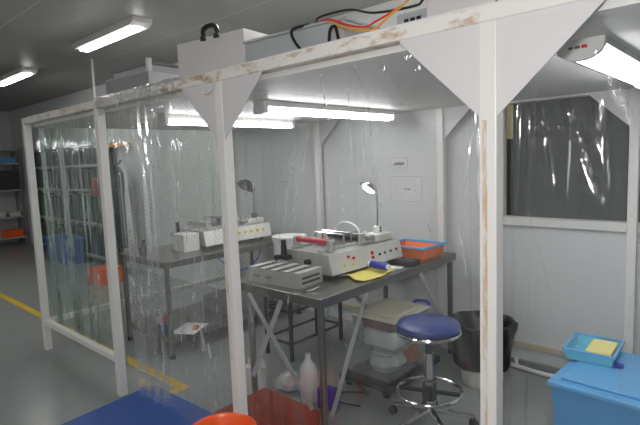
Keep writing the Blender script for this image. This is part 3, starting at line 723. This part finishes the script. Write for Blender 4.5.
# ------------------------------------------------------------------ right corner: blue tub, tray, floor tube
t = thing('storage_tub', 'large blue lidded storage tub in the lower right corner', 'storage tub', (-0.52, 2.98, 0), math.radians(-3))
MB().open_box(-.27, .36, -.30, .30, 0, .36, .006, .02).build('tub', 'blue_tub', t)
ld = MB(); ld.b(-.31, .40, -.34, .34, .355, .385, .008); ld.b(-.26, .35, -.28, .28, .385, .40, .006); ld.build('lid', 'blue_lid', t)
for y in (-.12, .12): MB().b(-.318, -.285, y-.05, y+.05, .27, .375, .005).build('clip', 'blue_dark', t)
t = thing('tray', 'light blue translucent tray holding pale paper on the blue tub lid', 'tray', (-.735, 3.13, .401), math.radians(2))
MB().open_box(-.115, .115, -.14, .14, 0, .055, .004, .014).build('tub', 'blue_tray', t); MB().rim(-.135, .135, -.16, .16, .053, .063, .014).build('rim', 'blue_lid', t)
tag(MB().box((-.692, 3.13, .436), (.13, .22, .055), math.radians(2), .006).build('paper_pad', 'paper_y'), 'pad of pale yellow paper sitting in the light blue tray', 'paper')
tag(MB().b(-.605, -.56, 3.00, 3.03, .4015, .425, .004).build('clip', 'blue_dark'), 'small dark blue clip lying on the tub lid beside the tray', 'clip')
t = thing('tube_lamp_fitting', 'curved white tube lying on the floor along the back wall behind the waste bin', 'tube', (-1.3, 3.6, 0))
MB().tube(spline([(-.16, 0, .10), (-.14, -.02, .03), (-.02, -.04, .022), (.18, -.06, .022), (.36, -.02, .03)], 6), .016, 10).build('tube', 'white', t, True)
MB().b(-.15, .5, .02, .05, 0, .05, .004).build('tray', 'grey', t)
MB().cyl((-.05, -.035, .03), (-.05, -.035, .085), .012).build('fitting', 'white', t)

# ------------------------------------------------------------------ under the nearer table
t = thing('dolly', 'black slatted dolly on casters under the clear storage boxes', 'dolly', (-2.0, 2.90, 0))
dk = MB()
for k in range(5): dk.b(-.20, .20, -.36+.15*k, -.26+.15*k, .07, .095)
dk.b(-.20, -.16, -.36, .34, .05, .07); dk.b(.16, .20, -.36, .34, .05, .07); dk.build('deck', 'black', t)
for x in (-.16, .16):
    for y in (-.30, .28): MB().cyl((x-.012, y, .025), (x+.012, y, .025), .025).build('caster', 'rubber', t)
t = thing('storage_box', 'clear plastic box at the bottom of the pair under the nearer table', 'storage box', (-2.0, 2.86, .096))
MB().open_box(-.165, .165, -.24, .24, 0, .195, .004, .015).build('tub', 'clearbox', t); MB().rim(-.195, .195, -.27, .27, .19, .205, .02).build('rim', 'clearbox', t)
tag(MB().lathe([(0, 0), (.10, .0), (.13, .05), (.11, .11), (.05, .14), (0, .145)], (-1.99, 2.82, .102), 20, wob=.06, cap=False).build('cloth_bundle', 'milky', None, True), 'pale bundle inside the lower clear box under the nearer table', 'bundle')
tag(MB().b(-2.14, -1.87, 2.96, 3.07, .1025, .21, .02).build('copper_block', 'copper', None, True), 'brown block beside the pale bundle inside the lower clear box', 'block')
t = thing('storage_box', 'clear plastic box with cream lid and blue handle under the nearer table', 'storage box', (-1.955, 2.83, .302))
MB().open_box(-.155, .155, -.20, .20, 0, .215, .004, .02).build('tub', 'clearbox', t)
l2 = MB(); l2.b(-.185, .185, -.23, .23, .215, .230, .004); l2.b(-.14, .14, -.17, .17, .230, .245, .008); l2.build('lid', 'cream', t)
MB().tube(spline([(.05, .231, .215), (.05, .25, .24), (.15, .25, .25), (.17, .231, .215)], 5), .012, 8).build('handle', 'blue_dark', t, True)
tag(MB().b(-2.09, -1.825, 2.66, 3.00, .425, .50, .02).build('red_cloth', 'redcloth', None, True), 'dull red folded cloth on top inside the upper clear box', 'cloth')
tag(MB().b(-2.07, -1.815, 2.65, 2.98, .3075, .424, .02).build('white_cloth', 'paper', None, True), 'white folded cloth at the bottom inside the upper clear box', 'cloth')
def bottle(loc, prof, capz, label, m='milky'):
    t = thing('plastic_bottle', label, 'bottle', loc)
    MB().lathe(prof, n=24, cap=False).build('bottle', m, t, True)
    MB().cyl((0, 0, capz), (0, 0, capz+.03), .02, .018).build('cap', 'white', t, True)
    return t
bottle((-2.24, 2.27, 0), [(0, 0), (.055, 0), (.06, .01), (.06, .20), (.05, .235), (.022, .275), (.020, .30), (0, .30)], .29, 'tall white plastic bottle standing under the nearer table by the near leg')
jg = thing('plastic_jug', 'white plastic jug standing by the left leg of the nearer table', 'jug', (-2.585, 2.095, 0))
MB().box((0, 0, .11), (.13, .11, .22), .6, .025).build('body', 'milky', jg, True)
MB().cyl((-.02, -.015, .218), (-.02, -.015, .25), .02).build('cap', 'white', jg, True)
MB().tube(spline([(.01, .005, .222), (.03, .02, .25), (.05, .035, .24), (.06, .04, .19)], 5), .010, 8).build('handle', 'milky', jg, True)
tag(MB().lathe([(0, 0), (.07, 0), (.105, .03), (.10, .07), (.06, .11), (.02, .13), (0, .128)], (-2.46, 2.30, .0), 28, wob=.05, cap=False).build('plastic_bag', 'clearbag', None, True), 'crumpled clear plastic bag on the floor under the nearer table', 'bag')
tag(MB().box((-2.06, 2.26, .07), (.13, .07, .14), .2, .008).build('blue_carton', 'blue_dark'), 'small blue carton on the floor behind the near table leg', 'carton')
t = thing('crate', 'low orange translucent crate on the floor under the front of the nearer table', 'crate', (-2.14, 1.82, 0))
MB().open_box(-.25, .22, -.19, .19, 0, .13, .005, .012).build('tub', 'orange_clear', t)
for k in range(7): MB().b(-.235+.07*k, -.225+.07*k, -.212, -.198, .0, .115).build('rib', 'orange', t)
# black stand behind
t = thing('metal_stand', 'black metal stand with rungs in the gap behind the nearer table', 'stand', (-2.93, 2.95, 0))
MB().b(-.16, .16, -.32, .32, .60, .62, .003).build('top', 'black', t)
for x in (-.145, .145):
    for y in (-.305, .305): MB().b(x-.012, x+.012, y-.012, y+.012, 0, .60).build('leg', 'black', t)
for z in (.14, .40):
    for x in (-.145, .145): MB().b(x-.008, x+.008, -.293, .293, z-.008, z+.008).build('rung', 'black', t)
    for y in (-.305, .305): MB().b(-.133, .133, y-.008, y+.008, z-.008, z+.008).build('rung', 'black', t)
t = thing('hose', 'thin dark cable coiled on the floor beside the clear boxes', 'cable', (-2.0, 2.45, 0))
MB().tube(spline([(-.10, .05, .20), (-.05, .0, .12), (.05, -.05, .16), (.10, .02, .06), (.0, .08, .02), (-.12, .0, .012), (-.05, -.10, .012), (.10, -.06, .012)], 6), .006, 8).build('loop', 'black', t, True)

# ------------------------------------------------------------------ on the farther table and its shelf
SH = .17
t = thing('pen_pot', 'blue cup with brushes and tools on the lower shelf of the farther table', 'cup', (-3.80, 2.115, SH))
MB().lathe([(0, 0), (.038, 0), (.045, .09), (.041, .09), (.035, .006), (0, .006)], n=20, cap=False).build('cup', 'blue', t, True)
for k, (dx, dy, h, m) in enumerate(((-.012, .0, .20, 'greenwrap'), (.012, .012, .17, 'red'), (.004, -.015, .22, 'alu'), (.02, -.005, .15, 'redbtn'))):
    MB().cyl((dx*.4, dy*.4, .01), (dx*2.2, dy*2.2, h), .006).build('tool', m, t, True)
tag(MB().box((-3.72, 2.32, SH+.003), (.22, .28, .003), .5).build('paper_sheet', 'paper'), 'white paper sheet on the lower shelf of the farther table', 'paper')
tag(MB().box((-3.66, 2.34, SH+.016), (.05, .08, .022), .8, .006).build('brown_pouch', 'copper'), 'small brown pouch on the white paper on the lower shelf', 'pouch')
tag(MB().b(-4.15, -3.75, 2.75, 3.35, SH, SH+.14, .01).build('carton', 'grey'), 'grey carton at the back of the lower shelf of the farther table', 'carton')
def sheetf(u, v): return (-3.86+.30*v, 2.13+.30*u, TH+.012+.075*math.exp(-((u-.2)/.3)**2)*(.4+.6*v)+.01*math.sin(9*u+4*v))
t = thing('spray_bottle', 'small dark bottle at the front of the farther table', 'bottle', (-4.10, 2.14, TH))
MB().lathe([(0, 0), (.028, 0), (.03, .07), (.012, .09), (.012, .11), (0, .11)], n=16, cap=False).build('bottle', 'dark', t, True)
MB().b(-.012, .03, -.01, .01, .11, .135, .003).build('nozzle', 'black', t)
c = MB().box((-3.93, 2.47, TH+.08), (.20, .16, .16), -.04, .006)
tag(c.build('white_carton', 'pale_box'), 'white block in front of the machine on the farther table', 'box')
cable([(-3.62, 2.55, TH-.03), (-3.60, 2.70, .66), (-3.60, 2.86, .61), (-3.62, 3.02, .66), (-3.62, 3.1, TH-.03)], .006, 'blue_dark', 'blue cable drooping below the edge of the farther table')

# ------------------------------------------------------------------ wall signs
def sign(x0, x1, z0, z1, label, marks, line=None):
    t = thing('wall_sign', label, 'sign', (x0, WY1-.004, z0), 0, 'paper notices on the back wall')
    MB().b(0, x1-x0, 0, .003, 0, z1-z0).build('sheet', 'notice', t)
    if line:
        MB().rim(.004, x1-x0-.004, -.0005, .0, .004, z1-z0-.004, .002) if False else None
        r = MB(); W_, H_ = x1-x0, z1-z0; w_ = .003
        r.b(.006, W_-.006, -.0006, 0, .006, .006+w_); r.b(.006, W_-.006, -.0006, 0, H_-.006-w_, H_-.006)
        r.b(.006, .006+w_, -.0006, 0, .006+w_, H_-.006-w_); r.b(W_-.006-w_, W_-.006, -.0006, 0, .006+w_, H_-.006-w_); r.build('printed_border', 'box_line', t)
    for (a, b_, c_, d_) in marks: MB().b(a, b_, -.0006, 0, c_, d_).build('printed_mark', 'ink', t)
sign(-2.53, -2.335, 1.49, 1.595, 'small white notice with short dark print, upper of two on the back wall',
     [(.035, .055, .035, .042), (.058, .072, .032, .058), (.076, .088, .03, .055), (.092, .108, .032, .06), (.112, .130, .03, .056), (.134, .155, .036, .056)], True)
sign(-2.53, -2.20, 1.20, 1.43, 'larger white notice with faint bracketed print, lower of the two on the back wall',
     [(.150, .165, .108, .118), (.168, .182, .107, .119), (.186, .215, .108, .117), (.115, .120, .08, .085), (.112, .117, .115, .12), (.115, .12, .15, .155), (.255, .26, .06, .07), (.258, .263, .10, .11), (.255, .26, .14, .15), (.07, .075, .07, .08), (.066, .071, .11, .12), (.07, .075, .15, .16)], True)
sign(-3.93, -3.82, 1.32, 1.58, 'pale narrow notice on the back wall near the unlit desk lamp', [(.02, .09, .05, .055)], True)

# ------------------------------------------------------------------ in front of the booth
mt_ = MB(); mt_.prism([(-3.28, 1.55), (-3.30, 1.66), (-3.24, 1.715), (-2.55, 1.74), (-2.42, 0.75), (-3.20, 0.70)], 'z', .0, .010)
tag(mt_.build('floor_mat', 'blue_mat'), 'speckled blue mat on the floor in front of the doorway curtain', 'mat')
t = thing('bucket', 'orange plastic bucket at the foot of the doorway post', 'bucket', (-1.80, 1.25, 0))
MB().lathe([(0, 0), (.115, 0), (.148, .375), (.158, .38), (.160, .395), (.152, .40), (.140, .385), (.108, .008), (0, .008)], n=40, cap=False).build('tub', 'orange', t, True)
MB().tube(arc((0, 0, .37), .165, .2, math.pi-.2, 16, 'xy'), .004, 6).build('handle', 'orange', t, True)

# ------------------------------------------------------------------ far left: shelving against the left wall and back wall
def shelf_unit(loc, rz, W, D, H, zs, label):
    t = thing('shelf_unit', label, 'shelf', loc, rz, 'storage racks at the far left')
    for x in (0, W-.035):
        for y in (0, D-.035): MB().b(x, x+.035, y, y+.035, 0, H).build('upright', 'grey', t)
    for z in zs: MB().b(.0, W, .002, D-.002, z-.03, z).build('shelf', 'grey_box', t)
    return t
zs = [.17, .62, 1.20, 1.77, 2.06]
shelf_unit((-12.10, 2.35, 0), math.pi/2, 1.30, .45, 2.08, zs, 'tall grey shelf unit against the left wall at the picture edge')
def put(name, x0, x1, y0, y1, z, h, m, label, cat='box', group=None): 
    return tag(MB().b(x0, x1, y0, y1, z+.0005, z+h, .008).build(name, m), label, cat, group)
put('blue_bin', -12.45, -12.14, 3.22, 3.60, 1.20, .42, 'dark', 'dark box on the third shelf of the tall unit at the left edge')
put('blue_bin', -12.45, -12.14, 3.16, 3.58, 1.77, .11, 'blue_tub', 'flat blue box near the top of the tall unit at the left edge')
put('white_bin', -12.45, -12.12, 3.12, 3.27, .62, .10, 'offwhite', 'left white bin on the second shelf of the tall unit')
put('white_bin', -12.45, -12.12, 3.36, 3.56, .62, .10, 'offwhite', 'right white bin on the second shelf of the tall unit')
put('dark_carton', -12.48, -12.22, 3.05, 3.60, .72+.0, .38, 'dark', 'dark carton') if False else None
put('orange_bin', -12.45, -12.12, 3.22, 3.58, .17, .16, 'orange', 'orange box on the bottom shelf of the tall unit at the left edge')
def back_rack(x0, W_, label, where):
    shelf_unit((x0, 3.47, 0), 0, W_, .22, 2.02, [.15, .70, 1.25, 1.66, 2.0], label)
    for (z, h, m, what) in ((1.66, .28, 'dark', 'dark carton on the top level'), (1.25, .36, 'dark', 'dark carton on the upper level'), (.70, .44, 'greenwrap', 'dark green crate on the middle level'), (.15, .44, 'greenwrap', 'dark green crate on the lowest level')):
        put('dark_carton' if m == 'dark' else 'green_crate', x0+.08, x0+W_*.47, 3.49, 3.67, z, h, m, 'left ' + what + ' of the ' + where, 'box')
        put('dark_carton' if m == 'dark' else 'green_crate', x0+W_*.53, x0+W_-.08, 3.49, 3.67, z, h*.9, m, 'right ' + what + ' of the ' + where, 'box')
back_rack(-11.2, 1.75, 'left grey shelf unit on the back wall behind the left bay curtain', 'farther back rack')
back_rack(-9.35, 1.65, 'right grey shelf unit on the back wall behind the blue tub', 'rack behind the blue tub')
t = thing('storage_tub', 'blue plastic tub on the floor behind the left bay curtain', 'storage tub', (-8.95, 3.27, 0))
MB().open_box(-.50, .38, -.12, .12, 0, .42, .008, .03).build('tub', 'blue_far', t); MB().rim(-.55, .43, -.17, .17, .40, .44, .03).build('rim', 'blue_far', t)
# coat stand with dark work clothes
t = thing('coat_stand', 'coat stand hung with dark green work clothes against the back wall', 'coat stand', (-7.3, 3.40, 0))
MB().cyl((0, 0, 0), (0, 0, 1.82), .018).build('pole', 'dark', t); MB().cyl((0, 0, 0), (0, 0, .03), .22, .20, 24).build('base', 'dark', t, True)
for k in range(4):
    a = k*math.pi/2+.4; MB().tube([(0, 0, 1.62), (.16*math.cos(a), .16*math.sin(a), 1.64), (.20*math.cos(a), .20*math.sin(a), 1.70)], .010, 6).build('peg', 'dark', t)
cl = thing('work_jacket', 'dark green crinkled jacket hanging on the coat stand', 'jacket', (-7.3, 3.40, 0))
MB().lathe([(.05, 1.66), (.16, 1.60), (.25, 1.45), (.27, 1.1), (.25, .7), (.27, .42), (.24, .40), (.20, .7), (.21, 1.1), (.20, 1.42), (.10, 1.56), (.03, 1.63)], (0, 0, 0), 40, 1.0, .72, wob=.05, cap=False).build('jacket_body', 'greenwrap', cl, True)
tag(MB().lathe([(.04, 1.46), (.09, 1.42), (.10, 1.25), (.08, 1.18), (.0, 1.18)], (-7.32, 3.16, 0), 16, 1.4, .5, wob=.06, cap=False).build('red_cloth', 'redcloth', None, True), 'dull red cloth hanging at the front of the dark green jacket', 'cloth')
tag(MB().box((-7.45, 3.64, 1.93), (.50, .10, .05), 0, .01).build('wall_shelf', 'orange_matte'), 'small orange shelf on the back wall above the coat stand', 'shelf')
t = thing('orange_box', 'orange box on the floor in front of the coat stand', 'box', (-6.86, 3.0, 0))
MB().b(-.14, .14, -.18, .18, 0, .22, .006).build('box', 'orange', t)
